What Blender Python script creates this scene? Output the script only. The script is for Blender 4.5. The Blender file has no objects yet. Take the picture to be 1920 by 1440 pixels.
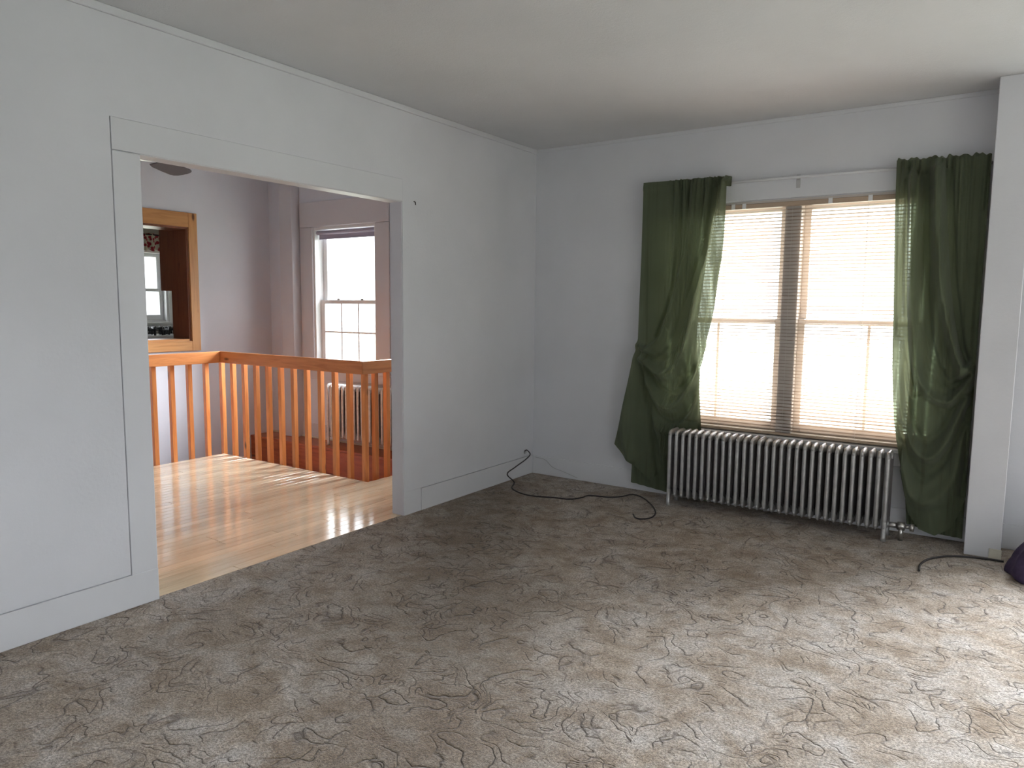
import bpy, bmesh, math, random
import numpy as np
from mathutils import Vector, Matrix

# ------------------------------------------------------------------ camera
scn = bpy.context.scene
col = scn.collection
CP = np.array([3.06637, -4.81789, 1.31877])
YAW, PIT, ROL, FPX = -0.5968, -0.10658, 0.00928, 1366.724
_f = np.array([math.sin(YAW)*math.cos(PIT), math.cos(YAW)*math.cos(PIT), math.sin(PIT)])
_r = np.array([math.cos(YAW), -math.sin(YAW), 0.0])
_u = np.cross(_r, _f)
_R = _r*math.cos(ROL) + _u*math.sin(ROL)
_U = -_r*math.sin(ROL) + _u*math.cos(ROL)
cam_data = bpy.data.cameras.new('camera')
cam_data.sensor_width = 36.0
cam_data.lens = FPX/1920*36.0
cam_data.clip_start = 0.05
cam = bpy.data.objects.new('camera', cam_data)
col.objects.link(cam)
M = Matrix(((_R[0], _U[0], -_f[0], CP[0]), (_R[1], _U[1], -_f[1], CP[1]), (_R[2], _U[2], -_f[2], CP[2]), (0, 0, 0, 1)))
cam.matrix_world = M
scn.camera = cam

def at(px, py, ax, val):
    """point where the sight line of an image position meets the plane axis=val"""
    d = _f + _R*(px-960)/FPX + _U*(720-py)/FPX
    t = (val-CP[ax])/d[ax]
    return CP + t*d

# ------------------------------------------------------------------ world and daylight
scn.view_settings.view_transform = 'Standard'
scn.view_settings.look = 'None'
scn.view_settings.gamma = 1.0
scn.view_settings.use_curve_mapping = False
scn.view_settings.exposure = -0.82
SKY = 6.0
world = bpy.data.worlds.new('overcast_sky')
scn.world = world
world.use_nodes = True
wb = world.node_tree.nodes['Background']
wb.inputs['Color'].default_value = (0.93, 0.945, 1.0, 1)
wb.inputs['Strength'].default_value = 9.0
# overcast sky: three times as bright overhead as at the horizon
_w = world.node_tree
_tc = _w.nodes.new('ShaderNodeTexCoord'); _sx = _w.nodes.new('ShaderNodeSeparateXYZ'); _mx = _w.nodes.new('ShaderNodeMath'); _mx.operation = 'MAXIMUM'; _mx.inputs[1].default_value = 0.0
_ma = _w.nodes.new('ShaderNodeMath'); _ma.operation = 'MULTIPLY_ADD'; _ma.inputs[1].default_value = 2.0*SKY; _ma.inputs[2].default_value = SKY
_w.links.new(_tc.outputs['Generated'], _sx.inputs[0]); _w.links.new(_sx.outputs['Z'], _mx.inputs[0]); _w.links.new(_mx.outputs[0], _ma.inputs[0]); _w.links.new(_ma.outputs[0], wb.inputs['Strength'])

# hazy sun behind thin cloud, in front of the viewer beyond the windows
sun_d = bpy.data.lights.new('hazy_sun', 'SUN'); sun_d.energy = 80.0; sun_d.angle = math.radians(56); sun_d.color = (.93, .95, 1.0)
sun_o = bpy.data.objects.new('hazy_sun', sun_d); col.objects.link(sun_o)
_az, _el = math.radians(12), math.radians(27)
sun_o.rotation_euler = Vector((math.sin(_az)*math.cos(_el), math.cos(_az)*math.cos(_el), math.sin(_el))).to_track_quat('Z', 'Y').to_euler()

def portal(name, loc, rot, sx, sy):
    ld = bpy.data.lights.new(name, 'AREA')
    ld.shape = 'RECTANGLE'; ld.size = sx; ld.size_y = sy
    ld.cycles.is_portal = True
    o = bpy.data.objects.new(name, ld); col.objects.link(o)
    o.location = loc; o.rotation_euler = rot
    return o
# area lights point along local -Z
HP = math.pi/2
portal('daylight_portal', (4.43, .20, 1.35), (-HP, 0, 0), 2.2, 1.75)
portal('daylight_portal', (1.895, .20, 1.25), (-HP, 0, 0), 1.85, 1.55)
portal('daylight_portal', (-2.12, .20, 1.37), (-HP, 0, 0), .86, 1.38)
portal('daylight_portal', (-.86, .20, 1.37), (-HP, 0, 0), .52, 1.38)
portal('daylight_portal', (-5.20, -.45, 1.50), (0, -HP, 0), .9, .9)

# ------------------------------------------------------------------ helpers
def tag(o, label=None, cat=None, group=None, kind=None):
    if label: o['label'] = label
    if cat: o['category'] = cat
    if group: o['group'] = group
    if kind: o['kind'] = kind
    return o

def empty(name, loc=(0, 0, 0), rz=0.0, **k):
    o = bpy.data.objects.new(name, None)
    o.empty_display_size = .1
    col.objects.link(o); o.location = loc; o.rotation_euler = (0, 0, rz)
    return tag(o, **k)

class MB:
    def __init__(s):
        s.v = []; s.f = []; s.sm = []
    def add(s, vs, fs, smooth=False):
        n = len(s.v); s.v += [tuple(map(float, q)) for q in vs]
        for q in fs:
            s.f.append(tuple(i+n for i in q)); s.sm.append(smooth)
        return s
    def box(s, x0, x1, y0, y1, z0, z1, b=0.0):
        if b <= 0:
            vs = [(x, y, z) for z in (z0, z1) for y in (y0, y1) for x in (x0, x1)]
            s.add(vs, [(0, 2, 3, 1), (4, 5, 7, 6), (0, 1, 5, 4), (2, 6, 7, 3), (0, 4, 6, 2), (1, 3, 7, 5)])
        else:
            bm = bmesh.new()
            vs = [bm.verts.new((x, y, z)) for z in (z0, z1) for y in (y0, y1) for x in (x0, x1)]
            for q in [(0, 2, 3, 1), (4, 5, 7, 6), (0, 1, 5, 4), (2, 6, 7, 3), (0, 4, 6, 2), (1, 3, 7, 5)]:
                bm.faces.new([vs[i] for i in q])
            b = min(b, .45*min(x1-x0, y1-y0, z1-z0))
            bmesh.ops.bevel(bm, geom=list(bm.edges), offset=b, segments=1, affect='EDGES', profile=.5)
            bm.verts.ensure_lookup_table(); bm.verts.index_update()
            s.add([v.co for v in bm.verts], [[v.index for v in f.verts] for f in bm.faces]); bm.free()
        return s
    def tube(s, pts, r, n=8, cap=True):
        pts = [Vector(p) for p in pts]
        rr = r if isinstance(r, (list, tuple)) else [r]*len(pts)
        rings = []; up = None
        for i, p in enumerate(pts):
            t = (pts[min(i+1, len(pts)-1)]-pts[max(i-1, 0)]).normalized()
            if up is None:
                up = Vector((0, 0, 1)) if abs(t.z) < .9 else Vector((1, 0, 0))
            a = t.cross(up).normalized(); b = a.cross(t).normalized(); up = b
            rings.append([p+rr[i]*(a*math.cos(2*math.pi*k/n)+b*math.sin(2*math.pi*k/n)) for k in range(n)])
        vs = [q for rg in rings for q in rg]; fs = []
        for i in range(len(pts)-1):
            for k in range(n):
                fs.append((i*n+k, i*n+(k+1) % n, (i+1)*n+(k+1) % n, (i+1)*n+k))
        s.add(vs, fs, True)
        if cap:
            m = len(s.v)-len(vs)
            s.f.append(tuple(m+k for k in reversed(range(n)))); s.sm.append(False)
            s.f.append(tuple(m+(len(pts)-1)*n+k for k in range(n))); s.sm.append(False)
        return s
    def build(s, name, mat, parent=None, loc=None, **k):
        me = bpy.data.meshes.new(name)
        me.from_pydata(s.v, [], s.f)
        me.polygons.foreach_set('use_smooth', s.sm)
        me.materials.append(mat); me.update()
        bm = bmesh.new(); bm.from_mesh(me); bmesh.ops.recalc_face_normals(bm, faces=bm.faces); bm.to_mesh(me); bm.free()
        o = bpy.data.objects.new(name, me); col.objects.link(o)
        if parent: o.parent = parent
        if loc: o.location = loc
        return tag(o, **k)

def dup(o, parent=None, loc=None):
    c = o.copy(); col.objects.link(c); c.parent = parent
    if loc is not None: c.location = loc
    for ch in list(o.children): dup(ch, c)
    return c

def smooth_curve(pts, n=10):
    """Catmull-Rom through points"""
    P = [np.array(p, float) for p in pts]; P = [2*P[0]-P[1]]+P+[2*P[-1]-P[-2]]; out = []
    for i in range(1, len(P)-2):
        for k in range(n):
            t = k/n
            out.append(.5*((2*P[i])+(-P[i-1]+P[i+1])*t+(2*P[i-1]-5*P[i]+4*P[i+1]-P[i+2])*t*t+(-P[i-1]+3*P[i]-3*P[i+1]+P[i+2])*t**3))
    out.append(P[-2]); return out

# ------------------------------------------------------------------ materials
def mat(name, colr=(.8, .8, .8), rough=.5, metal=0.0, spec=.5):
    m = bpy.data.materials.new(name); m.use_nodes = True
    nt = m.node_tree; b = nt.nodes['Principled BSDF']
    b.inputs['Base Color'].default_value = (*colr, 1); b.inputs['Roughness'].default_value = rough
    b.inputs['Metallic'].default_value = metal; b.inputs['Specular IOR Level'].default_value = spec
    return m, nt, b
def N(nt, t, **k):
    n = nt.nodes.new(t)
    for a, v in k.items(): setattr(n, a, v)
    return n
def noise(nt, vec, scale, detail=4, rough=.55, dist=0.0):
    n = N(nt, 'ShaderNodeTexNoise'); n.inputs['Scale'].default_value = scale
    n.inputs['Detail'].default_value = detail; n.inputs['Roughness'].default_value = rough
    n.inputs['Distortion'].default_value = dist
    if vec is not None: nt.links.new(vec, n.inputs['Vector'])
    return n.outputs['Fac']
def ramp(nt, fac, stops):
    n = N(nt, 'ShaderNodeValToRGB'); cr = n.color_ramp
    while len(cr.elements) < len(stops): cr.elements.new(.5)
    for e, (p, c) in zip(cr.elements, stops):
        e.position = p; e.color = (*c, 1) if len(c) == 3 else c
    nt.links.new(fac, n.inputs['Fac']); return n.outputs['Color']
def math_(nt, op, a, b=None, c=None, clamp=False):
    n = N(nt, 'ShaderNodeMath', operation=op); n.use_clamp = clamp
    for i, v in enumerate((a, b, c)):
        if v is None: continue
        if isinstance(v, (int, float)): n.inputs[i].default_value = v
        else: nt.links.new(v, n.inputs[i])
    return n.outputs[0]
def mixc(nt, fac, a, b, mode='MIX'):
    n = N(nt, 'ShaderNodeMix', data_type='RGBA', blend_type=mode)
    for i, v in ((0, fac), (6, a), (7, b)):
        if isinstance(v, (int, float)): n.inputs[i].default_value = v
        elif isinstance(v, tuple): n.inputs[i].default_value = (*v, 1)
        else: nt.links.new(v, n.inputs[i])
    return n.outputs[2]
def bump(nt, b, h, strength=.3, dist=.01):
    n = N(nt, 'ShaderNodeBump'); n.inputs['Strength'].default_value = strength; n.inputs['Distance'].default_value = dist
    nt.links.new(h, n.inputs['Height']); nt.links.new(n.outputs[0], b.inputs['Normal'])
def coords(nt, scale=(1, 1, 1), obj=False, off=None):
    t = N(nt, 'ShaderNodeTexCoord'); m = N(nt, 'ShaderNodeMapping'); m.inputs['Scale'].default_value = scale
    if obj: src = t.outputs['Object']
    else:
        g = N(nt, 'ShaderNodeNewGeometry'); src = g.outputs['Position']
    nt.links.new(src, m.inputs['Vector'])
    if off is not None: nt.links.new(off, m.inputs['Location'])
    return m.outputs[0]

def paint(name, c, rough=.55, var=.06, bs=.15, scale=60):
    m, nt, b = mat(name, c, rough)
    v = coords(nt)
    n1 = noise(nt, v, 1.6, 5)
    c2 = tuple(x*(1-var) for x in c); c1 = tuple(min(1, x*(1+var*.6)) for x in c)
    nt.links.new(ramp(nt, n1, [(.3, c2), (.7, c1)]), b.inputs['Base Color'])
    bump(nt, b, noise(nt, v, scale, 3), bs, .004)
    return m
WALL = paint('wall_paint', (.665, .672, .70), .6)
WALLP = paint('hall_wall_paint', (.70, .715, .78), .6)
TRIMM = paint('trim_paint', (.665, .672, .695), .42, .05, .08, 25)
HTRIM = paint('hall_trim_paint', (.63, .62, .655), .45, .05, .08, 25)
CREAM = paint('cream_kitchen_paint', (.72, .70, .60), .6)
TANW = paint('cream_window_paint', (.60, .55, .50), .4, .04, .05, 20)
WHITEW = paint('white_window_paint', (.8, .8, .8), .35, .03, .05, 20)
DARKG = mat('seam_shadow_gap', (.12, .12, .12), .9)[0]

m, nt, b = mat('stippled_ceiling', (.72, .71, .69), .85); CEIL = m
v = coords(nt)
nt.links.new(ramp(nt, noise(nt, v, 1.1, 4), [(.3, (.62, .625, .64)), (.7, (.69, .695, .71))]), b.inputs['Base Color'])
bump(nt, b, math_(nt, 'ADD', noise(nt, v, 55, 6, .7), math_(nt, 'MULTIPLY', noise(nt, v, 140, 3), .5)), .35, .006)

def wood(name, c1, c2, knot=(.12, .04, .015), axis='z', rough=.35, grain=1.0, obj=True, coat=0.0, var=.25, knots=True):
    m, nt, b = mat(name, c1, rough)
    oi = N(nt, 'ShaderNodeObjectInfo')
    cx = N(nt, 'ShaderNodeCombineXYZ')
    r7 = math_(nt, 'MULTIPLY', oi.outputs['Random'], 37.0)
    for i in range(3): nt.links.new(r7, cx.inputs[i])
    sc = {'z': (14, 14, 1.2), 'y': (14, 1.2, 14), 'x': (1.2, 14, 14)}[axis]
    v = coords(nt, sc, obj, cx.outputs[0])
    n1 = noise(nt, v, 2.2*grain, 6, .6, .8)
    n2 = noise(nt, v, 9*grain, 4, .6)
    colr = ramp(nt, n1, [(.28, c2), (.52, c1), (.75, tuple(min(1, x*1.12) for x in c1))])
    colr = mixc(nt, math_(nt, 'MULTIPLY', n2, .35), colr, c2)
    hs = N(nt, 'ShaderNodeHueSaturation')
    nt.links.new(math_(nt, 'MULTIPLY_ADD', oi.outputs['Random'], var, 1-var*.5), hs.inputs['Value'])
    nt.links.new(colr, hs.inputs['Color']); colr = hs.outputs[0]
    if knots:
        sk = {'z': (9, 9, 3.2), 'y': (9, 3.2, 9), 'x': (3.2, 9, 9)}[axis]
        vk = coords(nt, sk, obj, cx.outputs[0])
        vo = N(nt, 'ShaderNodeTexVoronoi'); vo.inputs['Scale'].default_value = .9; nt.links.new(vk, vo.inputs['Vector'])
        kf = ramp(nt, vo.outputs['Distance'], [(.07, (1, 1, 1)), (.14, (0, 0, 0))])
        colr = mixc(nt, kf, colr, knot)
    nt.links.new(colr, b.inputs['Base Color'])
    bump(nt, b, n2, .06, .002)
    b.inputs['Coat Weight'].default_value = coat; b.inputs['Coat Roughness'].default_value = .12
    return m
PINEZ = wood('orange_pine_upright', (.78, .31, .10), (.58, .17, .045), axis='z', coat=.3)
PINEX = wood('orange_pine_rail', (.74, .28, .095), (.54, .16, .04), axis='x', coat=.3)
PINEY = wood('orange_pine_side_rail', (.76, .31, .11), (.56, .18, .05), axis='y', coat=.3)
FRAMEZ = wood('honey_pine_upright', (.66, .34, .13), (.50, .22, .075), axis='z')
FRAMEY = wood('honey_pine_crosspiece', (.66, .34, .13), (.50, .22, .075), axis='y')
REDW = wood('red_brown_board', (.42, .10, .028), (.27, .055, .016), axis='x', coat=.2)
CABW = wood('dark_pine_panel', (.26, .10, .055), (.17, .06, .035), axis='z')
PLANK = wood('varnished_oak_plank', (.86, .70, .49), (.67, .49, .31), axis='y', rough=.14, coat=1.0, var=.28, knots=False, grain=.8)

# sculpted carpet
m, nt, b = mat('sculpted_carpet', (.3, .25, .2), .95, spec=.15); CARPET = m
v = coords(nt)
wn = N(nt, 'ShaderNodeTexNoise'); wn.inputs['Scale'].default_value = 5.5; wn.inputs['Detail'].default_value = 3; nt.links.new(v, wn.inputs['Vector'])
sub = N(nt, 'ShaderNodeVectorMath', operation='SUBTRACT'); sub.inputs[1].default_value = (.5, .5, .5); nt.links.new(wn.outputs['Color'], sub.inputs[0])
sc_ = N(nt, 'ShaderNodeVectorMath', operation='SCALE'); sc_.inputs['Scale'].default_value = .16; nt.links.new(sub.outputs[0], sc_.inputs[0])
ad = N(nt, 'ShaderNodeVectorMath', operation='ADD'); nt.links.new(v, ad.inputs[0]); nt.links.new(sc_.outputs[0], ad.inputs[1])
flat = N(nt, 'ShaderNodeVectorMath', operation='MULTIPLY'); flat.inputs[1].default_value = (1, 1, 0); nt.links.new(ad.outputs[0], flat.inputs[0])
def contour(scale, mult, wid, dist):
    n = N(nt, 'ShaderNodeTexNoise', noise_dimensions='2D'); n.inputs['Scale'].default_value = scale; n.inputs['Detail'].default_value = 1.2
    n.inputs['Distortion'].default_value = dist; nt.links.new(flat.outputs[0], n.inputs['Vector'])
    pp = math_(nt, 'PINGPONG', math_(nt, 'MULTIPLY', n.outputs['Fac'], mult), .5)
    return ramp(nt, pp, [(0.0, (0, 0, 0)), (wid, (.75, .75, .75)), (wid*2.6, (1, 1, 1))])
g1 = contour(4.6, 6.5, .06, .4)
g2 = contour(7.0, 5.0, .065, .6)
mk1 = ramp(nt, noise(nt, v, 6, 2), [(.46, (0, 0, 0)), (.55, (1, 1, 1))])
mk2 = ramp(nt, noise(nt, v, 4.3, 2, .5, 1.0), [(.52, (0, 0, 0)), (.60, (1, 1, 1))])
# 1 = pile height, 0 = groove
h1 = math_(nt, 'MAXIMUM', g1, math_(nt, 'SUBTRACT', 1.0, mk1)); h2 = math_(nt, 'MAXIMUM', g2, math_(nt, 'SUBTRACT', 1.0, mk2))
hh = math_(nt, 'MINIMUM', h1, h2)
pile = noise(nt, v, 230, 3, .7); pile2 = noise(nt, v, 45, 4, .6); lump = noise(nt, v, 13, 3, .5)
height = math_(nt, 'ADD', math_(nt, 'ADD', math_(nt, 'MULTIPLY', hh, .9), math_(nt, 'MULTIPLY', pile, .6)), math_(nt, 'ADD', math_(nt, 'MULTIPLY', pile2, .45), math_(nt, 'MULTIPLY', lump, .9)))
patch = noise(nt, v, 4.5, 6, .68, .6)
base = ramp(nt, patch, [(.34, (.36, .285, .205)), (.46, (.44, .37, .295)), (.58, (.51, .465, .415)), (.72, (.49, .46, .425))])
tuft = ramp(nt, noise(nt, v, 120, 3, .75), [(.40, (.50, .48, .46)), (.58, (1.22, 1.22, 1.22))])
base = mixc(nt, .85, base, tuft, 'MULTIPLY')
mot = ramp(nt, noise(nt, v, 30, 4, .7), [(.36, (.78, .76, .72)), (.62, (1.10, 1.10, 1.11))])
base = mixc(nt, .9, base, mot, 'MULTIPLY')
p2 = ramp(nt, noise(nt, v, 9, 4, .65), [(.38, (.72, .66, .58)), (.60, (1.08, 1.08, 1.09))])
base = mixc(nt, .8, base, p2, 'MULTIPLY')
base = mixc(nt, math_(nt, 'MULTIPLY', math_(nt, 'SUBTRACT', 1.0, hh), .75), base, (.10, .075, .055))  # groove shade put into the colour as dark brown
# wall shadow painted as a browner band from the opening across the room
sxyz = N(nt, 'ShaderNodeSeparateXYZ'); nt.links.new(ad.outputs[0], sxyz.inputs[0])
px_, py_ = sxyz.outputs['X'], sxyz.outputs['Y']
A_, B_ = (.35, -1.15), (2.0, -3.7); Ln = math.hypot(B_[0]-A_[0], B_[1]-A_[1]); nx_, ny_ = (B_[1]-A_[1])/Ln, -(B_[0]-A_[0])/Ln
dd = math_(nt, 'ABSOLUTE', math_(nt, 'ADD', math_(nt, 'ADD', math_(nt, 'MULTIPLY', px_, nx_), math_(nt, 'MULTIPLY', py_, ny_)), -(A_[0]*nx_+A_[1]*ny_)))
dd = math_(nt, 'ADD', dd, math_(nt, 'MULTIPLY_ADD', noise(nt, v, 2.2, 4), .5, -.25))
shade_band = ramp(nt, dd, [(.14, (1, 1, 1)), (.55, (0, 0, 0))])
base = mixc(nt, math_(nt, 'MULTIPLY', shade_band, .75), base, mixc(nt, 1.0, base, (.46, .40, .32), 'MULTIPLY'))
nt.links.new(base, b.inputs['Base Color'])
b.inputs['Sheen Weight'].default_value = .3; b.inputs['Sheen Roughness'].default_value = .5
b.inputs['Sheen Tint'].default_value = (.95, .93, .95, 1)
bump(nt, b, height, .9, .014)

# curtain cloth
m = bpy.data.materials.new('olive_green_voile'); m.use_nodes = True; CLOTH = m
nt = m.node_tree; out = nt.nodes['Material Output']; b = nt.nodes['Principled BSDF']
b.inputs['Roughness'].default_value = .8; b.inputs['Specular IOR Level'].default_value = .2
b.inputs['Sheen Weight'].default_value = .2
v = coords(nt)
cc = ramp(nt, noise(nt, v, 3, 3), [(.3, (.105, .128, .080)), (.7, (.132, .156, .098))])
nt.links.new(cc, b.inputs['Base Color'])
bump(nt, b, noise(nt, v, 300, 2), .15, .001)
tl = N(nt, 'ShaderNodeBsdfTranslucent'); tl.inputs['Color'].default_value = (.15, .16, .09, 1)
tp = N(nt, 'ShaderNodeBsdfTransparent'); tp.inputs['Color'].default_value = (.75, .85, .68, 1)
m1 = N(nt, 'ShaderNodeMixShader'); m1.inputs[0].default_value = .30
m2 = N(nt, 'ShaderNodeMixShader'); sv = coords(nt, (30, 2, 1.0))
nt.links.new(ramp(nt, noise(nt, sv, 1.0, 3, .6), [(.42, (.01, .01, .01)), (.55, (.05, .05, .05)), (.68, (.24, .24, .24))]), m2.inputs[0])
nt.links.new(b.outputs[0], m1.inputs[1]); nt.links.new(tl.outputs[0], m1.inputs[2])
nt.links.new(m1.outputs[0], m2.inputs[1]); nt.links.new(tp.outputs[0], m2.inputs[2]); nt.links.new(m2.outputs[0], out.inputs['Surface'])

# window glass
m = bpy.data.materials.new('window_glass'); m.use_nodes = True; GLASS = m
nt = m.node_tree; nt.nodes.remove(nt.nodes['Principled BSDF']); out = nt.nodes['Material Output']
tp = N(nt, 'ShaderNodeBsdfTransparent'); tp.inputs['Color'].default_value = (.95, .965, .965, 1)
gl = N(nt, 'ShaderNodeBsdfGlossy'); gl.inputs['Roughness'].default_value = .02
lw = N(nt, 'ShaderNodeLayerWeight'); lw.inputs['Blend'].default_value = .5
fr = math_(nt, 'MULTIPLY_ADD', math_(nt, 'POWER', lw.outputs['Facing'], 5.0), .6, .03)
mx = N(nt, 'ShaderNodeMixShader'); nt.links.new(fr, mx.inputs[0]); nt.links.new(tp.outputs[0], mx.inputs[1]); nt.links.new(gl.outputs[0], mx.inputs[2])
nt.links.new(mx.outputs[0], out.inputs['Surface'])

def metalpaint(name, c, metal, rough):
    m, nt, b = mat(name, c, rough, metal)
    v = coords(nt)
    nt.links.new(ramp(nt, noise(nt, v, 30, 4), [(.3, tuple(x*.75 for x in c)), (.7, c)]), b.inputs['Base Color'])
    bump(nt, b, noise(nt, v, 120, 3), .04, .001); return m
SILVER = metalpaint('aluminium_radiator_paint', (.46, .455, .45), .5, .42)
RADW = metalpaint('pale_radiator_paint', (.80, .77, .75), .1, .45)
GAPSHADE = mat('gap_shade_iron', (.10, .09, .09), .7)[0]  # inner columns coloured dark to paint in the shade of the deep gaps
CHROME = metalpaint('valve_metal', (.6, .58, .55), .9, .3)
m, nt, b = mat('blind_slat_vinyl', (.62, .53, .44), .5); SLAT = m
b.inputs['Base Color'].default_value = (.40, .31, .235, 1)
BRAIL = mat('blind_rail_enamel', (.44, .33, .24), .4)[0]
STRING = mat('blind_string', (.7, .66, .6), .8)[0]
BLACK = mat('black_cord_rubber', (.03, .025, .025), .5)[0]
IRON = mat('black_iron', (.015, .015, .018), .45)[0]
WCORD = mat('pale_cord', (.45, .45, .45), .6)[0]
ENAMEL = mat('white_enamel', (.78, .77, .75), .25)[0]
FANM = mat('grey_fan_blade', (.10, .095, .11), .5)[0]
SHADE = mat('lavender_roller_shade', (.42, .40, .50), .7)[0]
m, nt, b = mat('red_patterned_valance', (.7, .6, .5), .85); VAL = m
v = coords(nt)
vo = N(nt, 'ShaderNodeTexVoronoi'); vo.inputs['Scale'].default_value = 26; nt.links.new(v, vo.inputs['Vector'])
nt.links.new(ramp(nt, vo.outputs['Distance'], [(.42, (.42, .03, .05)), (.55, (.72, .66, .52))]), b.inputs['Base Color'])
m, nt, b = mat('purple_fleece', (.05, .035, .075), .9, spec=.2); PURPLE = m
v = coords(nt); nt.links.new(ramp(nt, noise(nt, v, 10, 4), [(.3, (.035, .025, .055)), (.7, (.075, .055, .105))]), b.inputs['Base Color'])
bump(nt, b, noise(nt, v, 90, 3), .4, .004)
m, nt, b = mat('summer_lawn', (.13, .22, .06), .9); LAWN = m
v = coords(nt); nt.links.new(ramp(nt, noise(nt, v, 1.5, 5), [(.3, (.19, .20, .15)), (.7, (.31, .32, .26))]), b.inputs['Base Color'])

# ------------------------------------------------------------------ room shell
H = 2.5
H2 = 2.78                 # hall and kitchen ceiling height
RX, FY = 5.7, -6.2        # right wall, front wall of the living room
WT = .16                  # outer wall thickness

def wall_with_holes(mb, axis, a0, a1, t0, t1, z0, z1, holes):
    """wall along 'x' or 'y' between a0..a1, thickness t0..t1; holes (h0,h1,hz0,hz1)"""
    def bx(p0, p1, q0, q1):
        if p1-p0 < 1e-6 or q1-q0 < 1e-6: return
        if axis == 'x': mb.box(p0, p1, t0, t1, q0, q1)
        else: mb.box(t0, t1, p0, p1, q0, q1)
    cur = a0
    for (h0, h1, hz0, hz1) in sorted(holes):
        bx(cur, h0, z0, z1); bx(h0, h1, z0, hz0); bx(h0, h1, hz1, z1); cur = h1
    bx(cur, a1, z0, z1)

# back wall: living room part and hall part
LW = (1.0, 2.80, .50, 2.0)
BW = (3.36, 5.50, .50, 2.20)
HW = (-2.54, -1.70, .70, 2.05)
HW2 = (-1.10, -.62, .70, 2.05)
w = MB(); wall_with_holes(w, 'x', 0, RX+WT, 0, WT, 0, H, [LW, BW]); w.build('wall_back', WALL, kind='structure')
w = MB(); wall_with_holes(w, 'x', -3.46, 0, 0, WT, -1.7, H2, [HW, HW2]); w.build('wall_back_hall', WALLP, kind='structure')
# right and front walls of the living room, with the windows behind the viewer
RDOOR = (-4.6, -2.8, .02, 2.05)
RWIN = [RDOOR]
w = MB(); wall_with_holes(w, 'y', FY, 0, RX, RX+WT, 0, H, RWIN); w.build('wall_right', WALL, kind='structure')
FWIN = []
w = MB(); wall_with_holes(w, 'x', -.12, RX+WT, FY-WT, FY, 0, H, FWIN); w.build('wall_front', WALL, kind='structure')
# left wall: core with the wide cased opening, plus the panelling skin that leaves fine seams
OY0, OY1, OZ = -3.10, -1.495, 1.94
w = MB(); wall_with_holes(w, 'y', FY, 0, -.10, -.010, 0, H2, [(OY0-.0, OY1, -.001, OZ)])
left = w.build('wall_left', WALL, kind='structure')
sk = MB(); SK = -.010
sk.box(SK, 0, FY, OY0-.121, .150, H-.034)                      # panel nearer the viewer
sk.box(SK, 0, OY0-.121, 0, OZ+.1292, H-.034)                    # panel above the header
sk.box(SK, 0, OY1+.0003, 0, .149, OZ+.1292)                       # panel to the corner
sk.build('wall_panel', WALL, left)
cs = MB(); cs.box(SK, .0005, OY0-.117, OY0, 0, OZ-.004, .002); cs.build('casing', TRIMM, left)
cs = MB(); cs.box(SK, .0005, OY0-.117, OY1+.0, OZ, OZ+.1285, .0008); cs.build('casing', TRIMM, left)
cs = MB(); cs.box(SK, .001, OY1, OY1+.157, 0, .1485, .001); cs.build('casing', TRIMM, left)
# reveal lining of the opening
ln = MB(); ln.box(-.10, -.008, OY0-.012, OY0+.004, 0, OZ, .002); ln.build('jamb', TRIMM, left)
ln = MB(); ln.box(-.10, -.006, OY1-.004, OY1+.012, 0, OZ, .002); ln.build('jamb', HTRIM, left)
ln = MB(); ln.box(-.10, -.006, OY0, OY1, OZ-.004, OZ+.012, .002); ln.build('jamb', TRIMM, left)
# baseboards
bb = MB(); bb.box(-.010, .003, FY, OY0-.0, 0, .144, .0015); bb.build('baseboard_left', TRIMM, kind='structure')
bb = MB(); bb.box(-.010, .003, OY1+.161, -.002, 0, .144, .0015); bb.build('baseboard_left', TRIMM, kind='structure')
bb = MB(); bb.box(.003, 2.94, -.012, 0, 0, .142, .002); bb.build('baseboard_back', TRIMM, kind='structure')
bb = MB(); bb.box(3.11, RX, -.012, 0, 0, .142, .002); bb.build('baseboard_back', TRIMM, kind='structure')
bb = MB(); bb.box(RX-.012, RX, FY, 0, 0, .142, .002); bb.build('baseboard_right', TRIMM, kind='structure')
bb = MB(); bb.box(0, RX, FY, FY+.012, 0, .142, .002); bb.build('baseboard_front', TRIMM, kind='structure')
# ceiling mouldings
tr = MB(); tr.box(-.01, .008, FY, 0, H-.033, H, .003); tr.build('trim_1', TRIMM, kind='structure')
tr = MB(); tr.box(.011, 2.94, -.007, 0, H-.025, H, .002); tr.build('trim_2', TRIMM, kind='structure')
# wall nib (pilaster) right of the window
nb = MB(); nb.box(2.942, 3.108, -.25, 0, 0, H, .003); nb.build('wall_nib', WALL, kind='structure')
nb = MB(); nb.box(3.055, 3.112, -.256, -.25, 0, .055, .002); nb.build('trim_3', CREAM, kind='structure')
# ceiling (living room, hall)
w = MB(); w.box(-.10, RX+WT, FY-WT, WT, H, H+.1); w.build('ceiling', CEIL, kind='structure')
w = MB(); w.box(-5.16, -.10, -5.1, WT, H2, H2+.1); w.build('ceiling', WALLP, kind='structure')
# floor under the carpet and carpet itself
w = MB(); w.box(-.02, RX+WT, FY-WT, 0, -.12, -.012)
fl = w.build('floor', PLANK, kind='structure')
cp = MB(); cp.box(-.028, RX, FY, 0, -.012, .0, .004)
cp.build('carpet', CARPET, label='beige and brown sculpted wall-to-wall carpet covering the living room floor', cat='carpet')

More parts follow.
